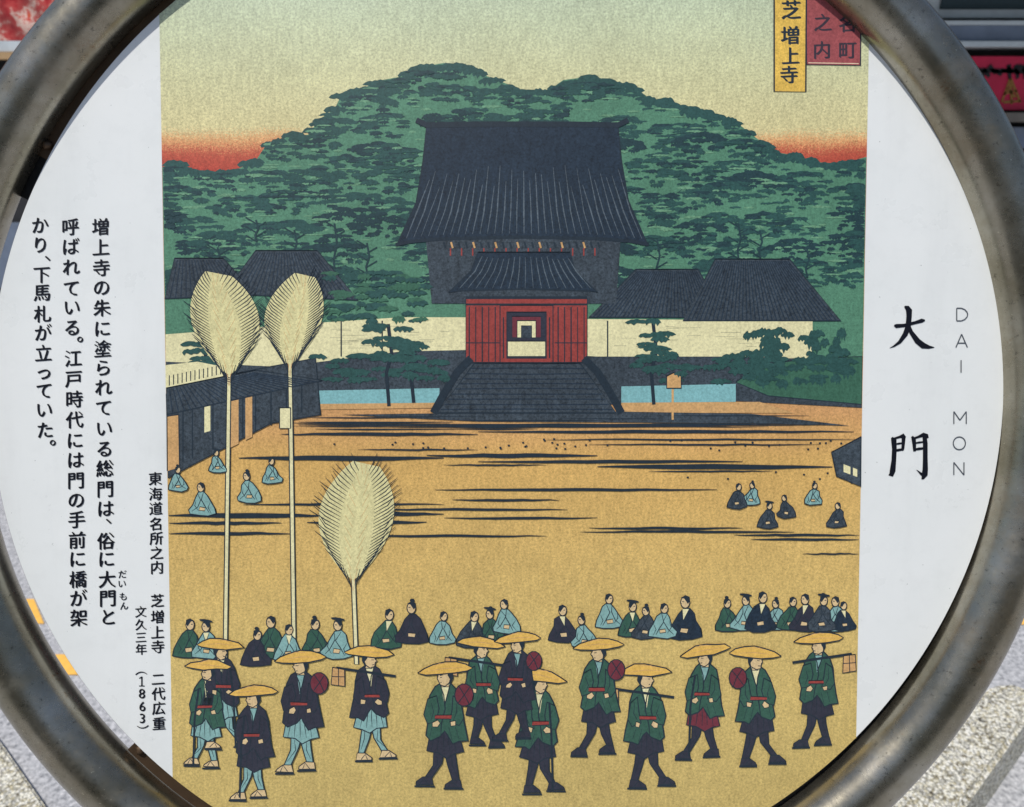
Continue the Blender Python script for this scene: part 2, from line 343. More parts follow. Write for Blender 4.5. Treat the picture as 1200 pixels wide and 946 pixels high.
# ------------------------------------------------------------------ flat printing, drawn in photo pixels on the sign's face
L = 9e-7
class Ink:
    """shapes of one printed motif; every shape lies a hair above the one before"""
    def __init__(s, z): s.v = []; s.f = []; s.mi = []; s.mats = []; s.z = z; s.k = 0; s.cyc = 0
    def _z(s):
        s.k += 1
        return 1.0e-4 + (s.z + (s.k % s.cyc if s.cyc else s.k)) * L
    def poly(s, pts, mat):
        z = s._z(); b = len(s.v)
        for p in pts: u, v = P(*p); s.v.append((u, v, z))
        if mat not in s.mats: s.mats.append(mat)
        mi = s.mats.index(mat)
        for t in tessellate_polygon([[Vector((p[0], -p[1], 0)) for p in pts]]):
            q = [Vector(s.v[b + i]) for i in t]
            if (q[1] - q[0]).cross(q[2] - q[0]).z < 0: t = t[::-1]
            s.f.append([b + i for i in t]); s.mi.append(mi)
        return s
    def line(s, pts, wd, mat='black_ink', taper=0.0):
        n = len(pts); le = []; ri = []
        for i, p in enumerate(pts):
            a = pts[max(i - 1, 0)]; c = pts[min(i + 1, n - 1)]
            dx, dy = c[0] - a[0], c[1] - a[1]; d = math.hypot(dx, dy) or 1
            t = i / (n - 1); ww = wd / 2 * (1 - taper * abs(2 * t - 1) ** 2)
            le.append((p[0] - dy / d * ww, p[1] + dx / d * ww)); ri.append((p[0] + dy / d * ww, p[1] - dx / d * ww))
        z = s._z(); b = len(s.v)
        if mat not in s.mats: s.mats.append(mat)
        mi = s.mats.index(mat)
        for q in le + ri: u, v = P(*q); s.v.append((u, v, z))
        for i in range(n - 1): s.f.append((b + i, b + i + 1, b + n + i + 1, b + n + i)); s.mi.append(mi)
        return s
    def shape(s, pts, mat, ol=1.4):
        s.poly(pts, mat); s.line(list(pts) + [pts[0], pts[1]], ol); return s
    def done(s, name, parent):
        me = bpy.data.meshes.new(name); me.from_pydata(s.v, [], s.f)
        for i, f in enumerate(me.polygons): f.material_index = s.mi[i]
        o = link(name, me, parent, s.mats); return o
def ell(cx, cy, rx, ry, n=16, rot=0.0):
    c, d = math.cos(R(rot)), math.sin(R(rot))
    return [(cx + rx * math.cos(t) * c - ry * math.sin(t) * d, cy + rx * math.cos(t) * d + ry * math.sin(t) * c) for t in [2 * math.pi * i / n for i in range(n)]]

def edgeL(py): return 187 + (py - 30) * 14.5 / 830.0
def edgeR(py): return 1018.5 - (py - 30) * 15 / 820.0
pts = []
ring_pts = []
for i in range(1440):
    a = 2 * math.pi * i / 1440; r = PRAD + oval(a, 3.8) - 1.0 * PX
    ring_pts.append(INV(PC[0] + r * math.cos(a), PC[1] + r * math.sin(a)))
inside = [q for q in ring_pts if edgeL(q[1]) <= q[0] <= edgeR(q[1])]
up = sorted([q for q in inside if q[1] < 400])[::4]; lo = sorted([q for q in inside if q[1] > 400], reverse=True)[::4]
def at_edge(fn, q0, q1): return (fn((q0[1] + q1[1]) / 2), (q0[1]))
pts = [(edgeL(up[0][1]), up[0][1] + .5)] + up + [(edgeR(up[-1][1]), up[-1][1] + .5), (edgeR(lo[0][1]), lo[0][1] - .5)] + lo + [(edgeL(lo[-1][1]), lo[-1][1] - .5)]
pic = Ink(-30).poly(pts, 'paper').done('printed_picture', sign)
def motif(name, I, z=None): return I.done(name, pic)
rnd = random.Random(11)

# wooded hills
ridge = [(188, 196), (205, 192), (222, 199), (250, 202), (275, 200), (300, 188), (312, 170), (338, 160), (362, 158), (372, 142), (392, 128), (400, 112), (424, 104), (448, 94), (470, 90),
         (492, 79), (520, 74), (548, 78), (572, 90), (598, 100), (622, 110), (646, 104), (660, 94), (690, 90), (722, 96), (744, 104), (762, 116), (790, 120), (812, 130), (842, 134),
         (866, 146), (884, 160), (906, 178), (930, 182), (956, 190), (985, 192), (1015, 184)]
hill = Ink(0)
pp = [(edgeL(190) + .4, 196)] + ridge[1:-1] + [(edgeR(184) - .4, 184), (edgeR(480) - .4, 470), (edgeL(480) + .4, 470)]
hill.poly(pp, 'green_mid')
def ry(x):
    for a, b in zip(ridge, ridge[1:]):
        if a[0] <= x <= b[0]: return a[1] + (b[1] - a[1]) * (x - a[0]) / (b[0] - a[0])
    return 200
motif('printed_hill', hill)
leaf = Ink(4); leaf.cyc = 240
def leafclump(I, x, y, w_, h_, mat):
    n = 9; up = []; dn = []
    for i in range(n + 1):
        t = i / n * 2 - 1; e = math.sqrt(max(0, 1 - t * t))
        up.append((x + t * w_, y - e * h_ * rnd.uniform(.7, 1.15))); dn.append((x + t * w_, y + e * h_ * (rnd.uniform(.1, 1.2) if i % 2 else rnd.uniform(.0, .5))))
    I.poly(up + dn[::-1][1:-1], mat)
for x, y in [(x + rnd.uniform(-4, 4), 0) for x in range(196, 1010, 9)]:
    yy = ry(x) + rnd.uniform(1, 7); leafclump(leaf, min(max(x, 206), 996), yy, rnd.uniform(9, 17), rnd.uniform(4, 7), 'green_dark')
def fleck(x, y, w_, h_, mat):
    if y < ry(x) + h_ or y > 345: return
    x = min(max(x, edgeL(y) + w_ + 1), edgeR(y) - w_ - 1); leafclump(leaf, x, y, w_, h_, mat)
for q in range(420):                                        # pale lights between the crowns
    x = rnd.uniform(200, 1004); y = rnd.uniform(100, 340); fleck(x, y, rnd.uniform(4, 13), rnd.uniform(1, 2.2), 'green_light')
crowns = []
for row in range(9):
    for q in range(17):
        crowns.append((200 + q * 50 + rnd.uniform(-22, 22) + (25 if row % 2 else 0), 88 + row * 30 + rnd.uniform(-10, 10), rnd.uniform(22, 36), rnd.uniform(10, 20)))
for cx, cy, rx, ry_ in crowns:
    if cy < ry(min(max(cx, 190), 1012)) - 4: continue
    tone = 'green_deep' if rnd.random() < .22 + .3 * (520 < cx < 760 and cy > 220) else 'green_dark'
    for q in range(int(rx * 1.15)):                          # the upper side of each crown is the darkest
        t = rnd.uniform(-1, 1); e = math.sqrt(1 - t * t); k = rnd.random() ** 1.8
        fleck(cx + t * rx, cy - e * ry_ + k * ry_ * 2 * e, rnd.uniform(4, 11) * (1.2 - .5 * k), rnd.uniform(1.6, 3.6), tone if rnd.random() < .8 else 'green_deep')
    if rnd.random() < .6:
        leaf.line([(cx - rx * .8, cy - ry_ * .2), (cx - rx * .4, cy - ry_ * .95), (cx + rx * .2, cy - ry_ * 1.05), (cx + rx * .8, cy - ry_ * .3)], 1.0, 'green_deep', .8) if 205 < cx - rx and cx + rx < 1000 and cy - ry_ * 1.1 > ry(cx) + 2 else None
tag(motif('printed_foliage', leaf), kind='stuff')
for x, y, h in [(345, 270, 38), (392, 262, 60), (430, 285, 40), (255, 290, 30), (890, 270, 34), (865, 262, 46), (770, 280, 50), (945, 290, 36), (300, 258, 26)]:
    tr = Ink(246); tr.line([(x, y), (x + 3, y + h * .4), (x - 1, y + h * .7), (x + 1, y + h)], 2.2, 'green_deep')
    for q in range(5):
        s_ = 1 if q % 2 else -1; tr.line([(x, y + h * .2 * q + 4), (x + s_ * 12, y + h * .2 * q - 3)], 1.5, 'green_deep')
    motif('printed_tree', tr)

# side roofs, walls, embankment and moat
def roof(I, pts, mat='slate', step=5, ol=1.6, shift=0):
    I.shape(pts, mat, ol)
    (x0, y0), (x1, y1), (x2, y2), (x3, y3) = pts      # ridge left, ridge right, eave right, eave left
    n = int((x2 - x3) / step)
    for i in range(1, n):
        t = i / n; I.line([(x0 + (x1 - x0) * t, y0 + (y1 - y0) * t + 2), (x3 + (x2 - x3) * t, y3 + (y2 - y3) * t)], 1.3, 'navy')
W_ = Ink(260)
W_.poly([(edgeL(420) + .5, 392), (350, 380), (470, 372), (560, 372), (560, 428), (edgeL(430) + .5, 430)], 'cream')
W_.poly([(685, 374), (952, 376), (952, 420), (685, 420)], 'cream')
for i in range(46):
    x = rnd.choice([rnd.uniform(385, 520), rnd.uniform(690, 930)]); y = rnd.uniform(380, 412); W_.line([(x, y), (x + rnd.uniform(10, 26), y)], 1.2, 'black_ink', .8)
for x in (400, 448, 712): W_.line([(x, 376), (x, 418)], 1.6)
motif('printed_wall', W_)
S_ = Ink(318)
S_.poly([(edgeL(440) + .5, 424), (330, 430), (470, 412), (560, 410), (700, 418), (880, 418), (1008, 424), (edgeR(480) - .5, 478), (860, 470), (720, 474), (540, 478), (320, 480), (edgeL(480) + .5, 488)], 'slate')
S_.poly([(316, 459), (515, 455), (515, 472), (316, 474)], 'water_blue'); S_.poly([(316, 474), (515, 472), (515, 478), (316, 481)], 'tan')
S_.poly([(728, 453), (862, 450), (862, 471), (728, 472)], 'water_blue'); S_.poly([(728, 472), (890, 471), (930, 484), (728, 484)], 'tan')
S_.shape([(862, 448), (890, 428), (950, 420), (edgeR(430) - 1, 418), (edgeR(470) - 1, 474), (900, 464)], 'grass_green', 1.2)
motif('printed_moat', S_)
for z_, step, q in ((330, 6, [(300, 294), (372, 294), (420, 352), (262, 344)]), (350, 6, [(205, 303), (262, 303), (300, 346), (edgeL(340) + 1, 350)]),
                    (330, 5, [(745, 316), (818, 316), (850, 372), (690, 372)]), (365, 5, [(838, 304), (925, 304), (985, 376), (800, 376)])):
    Rf = Ink(z_); roof(Rf, q, 'slate', step); motif('printed_side_roof', Rf)
# pines and bushes in front
for cx, cy, h in [(455, 380, 96), (484, 400, 72), (765, 378, 96), (240, 410, 60)]:
    B_ = Ink(560); B_.line([(cx, cy), (cx + 4, cy + h * .35), (cx - 2, cy + h * .6), (cx + 1, cy + h)], 4, 'black_ink')
    for q in range(14): leafclump(B_, cx + rnd.uniform(-20, 20), cy + rnd.uniform(-6, h * .45), rnd.uniform(9, 17), rnd.uniform(3, 5), 'green_dark')
    motif('printed_pine', B_)
B_ = Ink(400)
for q in range(60):
    x = rnd.uniform(872, 996); y = rnd.uniform(388, 452); leafclump(B_, x, y, rnd.uniform(5, 10), rnd.uniform(4, 9), 'green_dark')
for q in range(60): leafclump(B_, rnd.uniform(385, 500), rnd.uniform(318, 378), rnd.uniform(6, 14), rnd.uniform(3, 5), rnd.choice(['green_dark', 'green_dark', 'grass_green']))
for q in range(80): leafclump(B_, rnd.choice([rnd.uniform(390, 520), rnd.uniform(360, 500), rnd.uniform(740, 860), rnd.uniform(860, 994), rnd.uniform(860, 994)]), rnd.uniform(418, 448), rnd.uniform(8, 16), rnd.uniform(3, 6), 'green_dark')
tag(motif('printed_bushes', B_), kind='stuff')

# a plain two-tiered hall: swept roof, stripes, red front
H = Ink(340)
H.poly([(498, 268), (728, 268), (722, 356), (506, 356)], 'slate')
H.shape([(500, 146), (724, 146), (728, 190), (736, 236), (758, 286), (742, 282), (700, 279), (612, 277), (524, 279), (484, 282), (466, 286), (488, 238), (496, 190)], 'navy', 2)
for i in range(66):
    t = i / 65; xt = 502 + 220 * t; xb = 472 + 280 * t; y0 = 206 + 9 * math.sin(i * 1.7) + rnd.uniform(-4, 4)
    H.line([(xt * .93 + xb * .07, y0), ((xt * .45 + xb * .55) + rnd.uniform(-.6, .6), 248), (xb, 274 + 6 * abs(2 * t - 1) ** 3)], rnd.uniform(1.0, 1.9), 'navy_light' if i % 2 else 'black_ink', .6)
H.line([(488, 141), (500, 147), (560, 146), (664, 146), (724, 147), (736, 141)], 6.5, 'black_ink'); H.line([(464, 287), (484, 283), (524, 280), (612, 278), (700, 280), (740, 283), (760, 287)], 4)
for i in range(22): H.line([(520 + i * 8.6, 284), (522 + i * 8.6, 291)], 2.2, 'tan' if i % 3 == 1 else 'black_ink')
for i in range(14): H.line([(528 + i * 13, 291), (528 + i * 13, 300)], 1.6, 'red_ink')
H.shape([(560, 296), (668, 296), (674, 318), (700, 343), (688, 341), (612, 339), (538, 341), (526, 343), (552, 318)], 'navy', 1.8)
for i in range(34):
    t = i / 33; H.line([(562 + 104 * t, 301 + rnd.uniform(-1, 3)), (553 + 122 * t, 318), (534 + 158 * t, 338)], rnd.uniform(.9, 1.5), 'navy_light' if i % 2 else 'black_ink', .5)
H.shape([(546, 350), (688, 350), (688, 425), (546, 425)], 'red_ink', 1.6)
for i in range(5): H.line([(550 + i * 7.6, 360), (550 + i * 7.6, 424)], rnd.uniform(.9, 1.6)); H.line([(654 + i * 7.6, 360), (654 + i * 7.6, 424)], rnd.uniform(.9, 1.6))
H.line([(546, 357), (688, 357)], 2.2); H.line([(546, 349), (688, 349)], 3, 'black_ink'); H.line([(546, 402), (586, 402)], 1.2); H.line([(650, 402), (688, 402)], 1.2)
H.shape([(586, 358), (648, 358), (648, 425), (586, 425)], 'red_ink', 1.6); H.shape([(594, 366), (640, 366), (640, 420), (594, 420)], 'coat_dark', 1.6)
H.shape([(600, 371), (634, 371), (634, 396), (600, 396)], 'dark_red', 1.2); H.shape([(606, 376), (628, 376), (628, 396), (606, 396)], 'cream', 1.2); H.shape([(611, 382), (623, 382), (623, 396), (611, 396)], 'slate', 1.0)
H.shape([(595, 400), (639, 400), (639, 418), (595, 418)], 'cream', 1.2); H.line([(590, 372), (590, 420)], 1.4); H.line([(644, 372), (644, 420)], 1.4)
motif('printed_hall', H)
St = Ink(520)
St.shape([(556, 426), (680, 426), (722, 484), (512, 484)], 'slate', 2)
for i in range(9):
    y = 432 + i * 6; e = (y - 426) * .73; St.line([(556 - e, y), (618, y + rnd.uniform(-1, 1)), (680 + e * .95, y)], 1.4, 'navy')
for s_ in (-1, 1):
    St.line([(618 + s_ * 66, 420), (618 + s_ * 82, 436), (618 + s_ * 98, 462), (618 + s_ * 110, 484)], 9, 'black_ink')
motif('printed_steps', St)

# low houses at the two sides
Hs = Ink(580)
Hs.shape([(edgeL(480) + .6, 462), (285, 436), (370, 420), (376, 486), (318, 496), (edgeL(590) + .6, 560)], 'slate', 1.6)
for x in (215, 226, 250, 268, 285, 300, 318, 336, 354): Hs.line([(x, 470 - (x - 200) * .15), (x, 548 - (x - 200) * .42)], 1.6)
Hs.poly([(240, 476), (247, 475), (247, 505), (240, 507)], 'cream'); Hs.poly([(268, 470), (280, 468), (280, 520), (268, 526)], 'tan'); Hs.poly([(288, 464), (296, 462), (296, 512), (288, 516)], 'tan')
Hs.shape([(edgeL(520) + .6, 488), (210, 486), (211, 548), (edgeL(550) + .6, 552)], 'tan', 1.4)
Hs.poly([(edgeL(420) + .6, 428), (232, 424), (262, 430), (262, 444), (edgeL(450) + .6, 458)], 'cream')
for i in range(13): Hs.line([(199 + i * 5, 440 - i), (199 + i * 5, 452 - i * 1.1)], 1.2)
roof(Hs, [(edgeL(455) + 1, 455), (300, 434), (378, 446), (edgeL(480) + 1, 486)], 'slate', 7)
Hs.shape([(328, 478), (341, 478), (341, 502), (328, 502)], 'cream', 1.4)
motif('printed_house', Hs)
Hs = Ink(580)
Hs.shape([(edgeR(540) - .6, 512), (974, 530), (980, 558), (edgeR(570) - .6, 570)], 'slate', 1.6); Hs.poly([(988, 544), (996, 547), (996, 556), (988, 553)], 'cream'); Hs.poly([(999, 548), (1004, 550), (1004, 559), (999, 557)], 'cream')
motif('printed_house', Hs)
Hs = Ink(580)
Hs.line([(788, 456), (788, 492)], 2.5, 'tan'); Hs.shape([(781, 441), (789, 437), (798, 441), (798, 455), (781, 455)], 'tan', 1.4)
motif('printed_signboard', Hs)

# dark strokes over the open ground
K_ = Ink(430)
K_.poly([(400, 486), (700, 482), (880, 485), (996, 499), (880, 496), (560, 494)], 'slate')
for q in range(16):
    x = rnd.uniform(330, 800); y = rnd.uniform(483, 503); K_.line([(x, y), (x + 60, y + .5), (x + rnd.uniform(100, 190), y)], rnd.uniform(1, 2.2), 'black_ink', .8)
for y, x0, x1, wd in [(498, 350, 960, 3), (509, 330, 560, 4), (506, 560, 1000, 4), (500, 430, 900, 2), (515, 640, 1004, 2), (537, 280, 520, 6), (534, 500, 700, 5), (541, 560, 870, 4), (547, 700, 975, 6), (545, 520, 640, 2),
        (552, 760, 905, 2), (574, 510, 840, 3.5), (586, 530, 655, 3), (591, 285, 520, 3), (597, 440, 665, 3), (604, 196, 380, 6), (602, 380, 520, 5), (607, 520, 700, 3), (613, 198, 330, 4), (612, 360, 500, 5),
        (619, 690, 870, 3), (625, 198, 340, 4), (623, 680, 930, 3), (628, 400, 640, 3), (627, 860, 1006, 3), (632, 880, 1006, 3), (649, 940, 1006, 2), (521, 690, 960, 2), (527, 420, 560, 2)]:
    x0 = max(x0, edgeL(y) + 1); x1 = min(x1, edgeR(y) - 1); n = 12
    K_.line([(x0 + (x1 - x0) * i / n, y + rnd.uniform(-.5, .5)) for i in range(n + 1)], wd, 'black_ink', .85)
for q in range(110):
    x = rnd.choice([rnd.gauss(480, 45), rnd.gauss(640, 40), rnd.gauss(850, 45), rnd.gauss(960, 25)]); x = min(max(x, 392), 998); y = 517 + rnd.uniform(-5, 6) + (38 if x > 800 and q % 3 == 0 else 0) + (rnd.uniform(0, 6)); K_.poly(ell(x, y, 1.5, 1.1, 6), 'black_ink') if q % 2 else None
tag(motif('printed_ground_strokes', K_), kind='stuff')

# tall pale plumes of pampas grass on slender stalks
def plume(cx, top, bot, wd, foot, lean, n=34):
    I = Ink(625); h = bot - top
    ax = lambda t: cx + lean * (1 - t) ** 2 * 1.6 - lean * .5
    prof = lambda t: wd * math.sin(math.pi * min(1, .06 + t * .94) ** .95) ** .8
    st = [(ax(1) + (cx - ax(1)) * i / 8, bot - 10 + (foot - bot + 10) * i / 8) for i in range(9)]
    I.line(st, 6.2, 'black_ink'); I.line(st, 3.6, 'cream')
    I.poly([(ax(i / 20) - prof(i / 20), top + h * i / 20) for i in range(21)] + [(ax(i / 20) + prof(i / 20), top + h * i / 20) for i in range(19, 0, -1)], 'plume')
    for i in range(0, n):
        t = i / n
        for s_ in (-1, 1):
            x = ax(t); y = top + h * t; p_ = prof(t); e = rnd.uniform(.95, 1.22)
            I.line([(x + s_ * p_ * .45, y + 12), (x + s_ * p_ * .82, y + 3), (x + s_ * (p_ * e + 2), y - 9)], 1.25, 'black_ink', .6)
            if i % 3 == 0: I.line([(x + s_ * p_ * .1, y + 16), (x + s_ * p_ * .3, y + 2)], 1.0, 'tan', .6)
    motif('printed_plume', I)
plume(264, 318, 440, 40, 800, -10); plume(345, 320, 428, 34, 764, 10); plume(418, 540, 680, 44, 778, 8)

# small seated onlookers and straw-hatted walkers, all of one plain pattern
NV = [0, 0]
def wob(pts, a=.8): return [(x + rnd.uniform(-a, a), y + rnd.uniform(-a, a)) for x, y in pts]
def sitter(x, y, s, coat, flip=1, band=None):
    NV[0] += 1; I = Ink(660 + NV[0] % 4 * 30); q = lambda a, b: (x + a * s * flip, y + b * s); v = NV[0]; ln = rnd.uniform(-3, 4); hh = rnd.uniform(-2, 3)
    I.shape(wob([q(-19, 0), q(-18, -8), q(-13, -18), q(-9 + ln, -27), q(-4 + ln, -32), q(4 + ln, -31), q(9 + ln, -25), q(14, -14), q(20, -6), q(19, 0), q(6, 3), q(-8, 3)]), coat, 1.3)
    I.line(wob([q(-3 + ln, -31), q(1, -20), q(-4, -10), q(-9, -2)]), 1.2, 'black_ink', .5); I.line(wob([q(5 + ln, -30), q(2, -20), q(8, -9), q(15, -3)]), 1.1, 'black_ink', .5)
    I.line(wob([q(-12, -16), q(-8, -9), q(-12, -1)]), 1.0, 'black_ink', .6); I.line(wob([q(10, -20), q(12, -12), q(6, -4)]), 1.0, 'black_ink', .6)
    if band: I.poly([q(-3 + ln, -31), q(4 + ln, -31), q(1.5, -19)], band)
    I.shape(wob([q(-4, -9), q(4, -10), q(5, -5), q(-3, -4)], .4), 'skin', 1.0)
    hx, hy = q(1 + ln, -38 - hh * .4)
    I.shape(ell(hx, hy, 5.2 * s, 6.6 * s, 12), 'skin', 1.2)
    I.poly([(hx - 5 * s * flip, hy - 1 * s), (hx - 5 * s * flip, hy - 6 * s), (hx, hy - 8 * s), (hx + 5 * s * flip, hy - 5 * s), (hx + 1 * s * flip, hy - 4 * s), (hx - 3 * s * flip, hy + 2 * s)], 'black_ink')
    if v % 3 == 0: I.poly(ell(hx - 1 * s * flip, hy - 9 * s, 3 * s, 2.2 * s, 8), 'black_ink')
    if v % 5 == 2: I.poly(ell(hx, hy - 8 * s, 9 * s, 1.8 * s, 10, 8), 'black_ink')
    if s > .7: I.line([(hx + 1 * s * flip, hy - .5), (hx + 3.4 * s * flip, hy - .8)], .9); I.line([(hx + 4.2 * s * flip, hy + 1), (hx + 4.8 * s * flip, hy + 2.5)], .8)
    motif('printed_villager', I)
for i, (x, y, s, c, f) in enumerate([(221, 768, .95, 'coat_green', 1), (243, 769, .9, 'pale_blue', -1), (300, 778, .9, 'coat_dark', 1), (318, 768, 1, 'coat_green', -1), (338, 772, .9, 'pale_blue', 1), (371, 768, .95, 'coat_green', 1), (395, 769, .95, 'pale_blue', -1),
        (452, 757, .95, 'coat_green', 1), (483, 751, 1, 'coat_dark', -1), (518, 753, .8, 'pale_blue', 1), (552, 756, .9, 'slate', 1), (576, 752, .85, 'coat_green', -1), (594, 740, .85, 'pale_blue', -1),
        (660, 750, .9, 'coat_dark', 1), (685, 757, .8, 'pale_blue', -1), (714, 734, .85, 'pale_blue', 1), (740, 744, .85, 'coat_green', 1), (756, 746, .8, 'slate', -1), (776, 745, .85, 'pale_blue', 1), (802, 746, 1.05, 'navy', -1), 
        (853, 738, .8, 'coat_green', 1), (872, 736, .85, 'pale_blue', -1), (890, 737, .95, 'navy', 1), (908, 736, .75, 'pale_blue', -1), (925, 736, .8, 'coat_green', 1), (942, 737, .9, 'coat_dark', -1), (962, 737, .85, 'slate', 1), (980, 737, .85, 'pale_blue', -1), (989, 737, .7, 'navy', 1)]):
    sitter(x, y, s, c, f, 'cream' if i % 3 == 1 else None)
for x, y, s, c, f in [(209, 574, .6, 'pale_blue', 1), (238, 602, .8, 'pale_blue', -1), (255, 552, .55, 'pale_blue', 1), (293, 587, .75, 'pale_blue', -1), (319, 565, .62, 'pale_blue', 1),
        (863, 594, .6, 'slate', 1), (880, 590, .55, 'pale_blue', -1), (899, 617, .62, 'slate', 1), (921, 605, .55, 'slate', -1), (952, 590, .55, 'pale_blue', 1), (980, 616, .6, 'slate', -1)]: sitter(x, y, s, c, f)
def walker(x, y, s, coat, skirt, leg, flip=1, var=0):
    NV[1] += 1; I = Ink(790 + NV[1] % 3 * 66); st = rnd.uniform(.75, 1.25); hz = rnd.uniform(-2, 2); bend = rnd.uniform(-2, 4)
    q = lambda a, b: (x + (a + bend * max(0, -b - 60) / 60) * s * flip + rnd.uniform(-.6, .6), y + b * s + rnd.uniform(-.5, .5))
    for k in (0, 1):
        kx, ax = ((-7, -16) if k == 0 else (8, 13)); kx *= st; ax *= st; lift = 3 if (k == 0) == (var % 2 == 0) else 0
        I.shape([q(kx * .6 - 6, -44), q(kx * .6 + 6, -44), q(kx + 5, -26), q(ax + 3.5, -7 - lift), q(ax - 3.5, -7 - lift), q(kx - 4, -24)], leg, 1.4)
        I.line([q(kx, -36), q(kx + 1, -24), q(ax, -12 - lift)], 1.0, 'black_ink', .6)
        I.shape([q(ax - 13, 0 - lift), q(ax - 12, -3 - lift), q(ax - 5, -8 - lift), q(ax + 4, -8 - lift), q(ax + 6, 0 - lift)], 'skin' if leg != 'coat_dark' else 'coat_dark', 1.2)
        I.line([q(ax - 14, 1.5 - lift), q(ax + 7, 1.5 - lift)], 2.2); I.line([q(ax - 8, -1 - lift), q(ax - 5, -7 - lift), q(ax, -1 - lift)], 1.0)
    I.shape([q(-13, -72), q(14, -72), q(17, -54), q(21, -38), q(12, -36), q(3, -31), q(-6, -37), q(-18, -39), q(-15, -56)], skirt, 1.4)
    for a in (-10, -5, 0, 5, 10): I.line([q(a * .7, -64), q(a * 1.1, -50), q(a * 1.35, -38)], .95, 'black_ink', .6)
    I.shape([q(-5, -111), q(6, -111), q(14, -104), q(18, -92), q(20, -76), q(23, -62), q(26, -50), q(16, -49), q(10, -46), q(4, -56), q(1, -60), q(-4, -54), q(-14, -50), q(-19, -55), q(-17, -70), q(-19, -84), q(-15, -98), q(-10, -107)], coat, 1.6)
    I.poly([q(-4, -110), q(5, -110), q(2, -96), q(0, -86)], 'pale_blue' if var % 2 else 'cream')
    I.line([q(-5, -110), q(-1, -98), q(1, -84), q(-2, -68), q(-3, -56)], 1.4, 'black_ink', .4); I.line([q(6, -110), q(4, -100), q(0, -88)], 1.3)
    I.shape([q(-17, -94), q(-8, -98), q(-5, -84), q(-8, -70), q(-18, -68), q(-21, -78)], coat, 1.3); I.line([q(-14, -90), q(-11, -80), q(-14, -72)], .95, 'black_ink', .6)
    I.shape([q(9, -98), q(17, -92), q(21, -74), q(16, -66), q(6, -70), q(8, -82)], coat, 1.3); I.line([q(13, -92), q(14, -80), q(10, -72)], .95, 'black_ink', .6)
    I.line([q(12, -64), q(16, -52)], .95, 'black_ink', .5); I.line([q(-12, -64), q(-14, -54)], .95, 'black_ink', .5); I.line([q(5, -64), q(9, -50)], .95, 'black_ink', .5)
    I.shape([q(-12, -69), q(-7, -72), q(-4, -68), q(-7, -64), q(-12, -65)], 'skin', 1.0); I.shape([q(7, -70), q(12, -71), q(13, -66), q(8, -65)], 'skin', 1.0)
    I.shape([q(-10, -77), q(8, -77), q(8, -73), q(-10, -73)], 'red_ink', 1.0)
    if var % 3 == 0: I.line([q(-10, -98), q(-13, -60), q(-15, -2)], 2.4, 'black_ink')
    if var % 3 == 1: I.shape(ell(*q(21, -98), 10 * s, 12 * s, 14), 'dark_red', 1.3); I.line([q(15, -108), q(22, -98), q(27, -88)], 1.1); I.line([q(27, -107), q(21, -99), q(15, -90)], 1.1)
    if var % 3 == 2: I.line([q(-30, -98), q(40, -108)], 3, 'black_ink'); I.shape([q(30, -106), q(44, -108), q(46, -88), q(30, -86)], 'tan', 1.3); I.line([q(30, -97), q(45, -98)], 1.0); I.line([q(37, -107), q(38, -87)], 1.0)
    I.shape([q(-3, -112), q(4, -112), q(5, -107), q(-3, -107)], 'skin', 1.0)
    I.shape([q(-6, -124), q(-7, -118), q(-8.5, -116), q(-7, -114), q(-5, -109), q(0, -107.5), q(5, -111), q(7, -118), q(6, -125)], 'skin', 1.2)
    I.poly([q(2, -125), q(8, -124), q(9, -116), q(6, -110), q(5, -115), q(3, -119)], 'black_ink')
    I.line([q(-5.5, -119.5), q(-2, -120)], 1.2); I.line([q(-5, -117.5), q(-2.4, -117.6)], .8); I.line([q(-5, -111.8), q(-3, -111.6)], 1.0)
    tl = rnd.uniform(-3, 3)
    I.shape([q(-29, -122 + tl), q(-22, -127 + tl), q(-12, -131), q(0, -134), q(12, -133.5), q(22, -131 - tl), q(29, -127 - tl), q(24, -124 - tl), q(10, -121.5), q(-6, -120), q(-20, -120 + tl)], 'hat', 1.5)
    I.line([q(-20, -124 + tl), q(0, -127), q(20, -127 - tl)], .8, 'tan', .5); I.line([q(-12, -129), q(-6, -132), q(6, -132)], .8, 'tan', .5)
    motif('printed_traveller', I)
for i, a in enumerate([(262, 876, .96, 'coat_dark', 'pale_blue', 'pale_blue', -1), (352, 904, 1.06, 'coat_dark', 'pale_blue', 'pale_blue', 1), (436, 890, 1.0, 'coat_dark', 'pale_blue', 'pale_blue', -1),
        (296, 936, 1.0, 'coat_dark', 'coat_dark', 'pale_blue', 1), (520, 922, 1.1, 'coat_green', 'coat_dark', 'coat_dark', 1), (566, 874, .96, 'coat_green', 'coat_dark', 'coat_dark', -1),
        (632, 928, 1.08, 'coat_green', 'coat_dark', 'coat_dark', -1), (700, 884, 1.02, 'coat_green', 'coat_dark', 'coat_dark', 1), (758, 922, 1.08, 'coat_green', 'coat_dark', 'coat_dark', -1),
        (822, 888, 1.0, 'coat_green', 'dark_red', 'coat_dark', 1), (888, 896, 1.04, 'coat_green', 'coat_dark', 'coat_dark', -1), (956, 874, 1.0, 'coat_green', 'coat_dark', 'coat_dark', 1), (241, 898, .94, 'coat_green', 'pale_blue', 'pale_blue', 1), (604, 866, .94, 'coat_dark', 'coat_dark', 'coat_dark', 1)]):
    walker(*a, var=i)

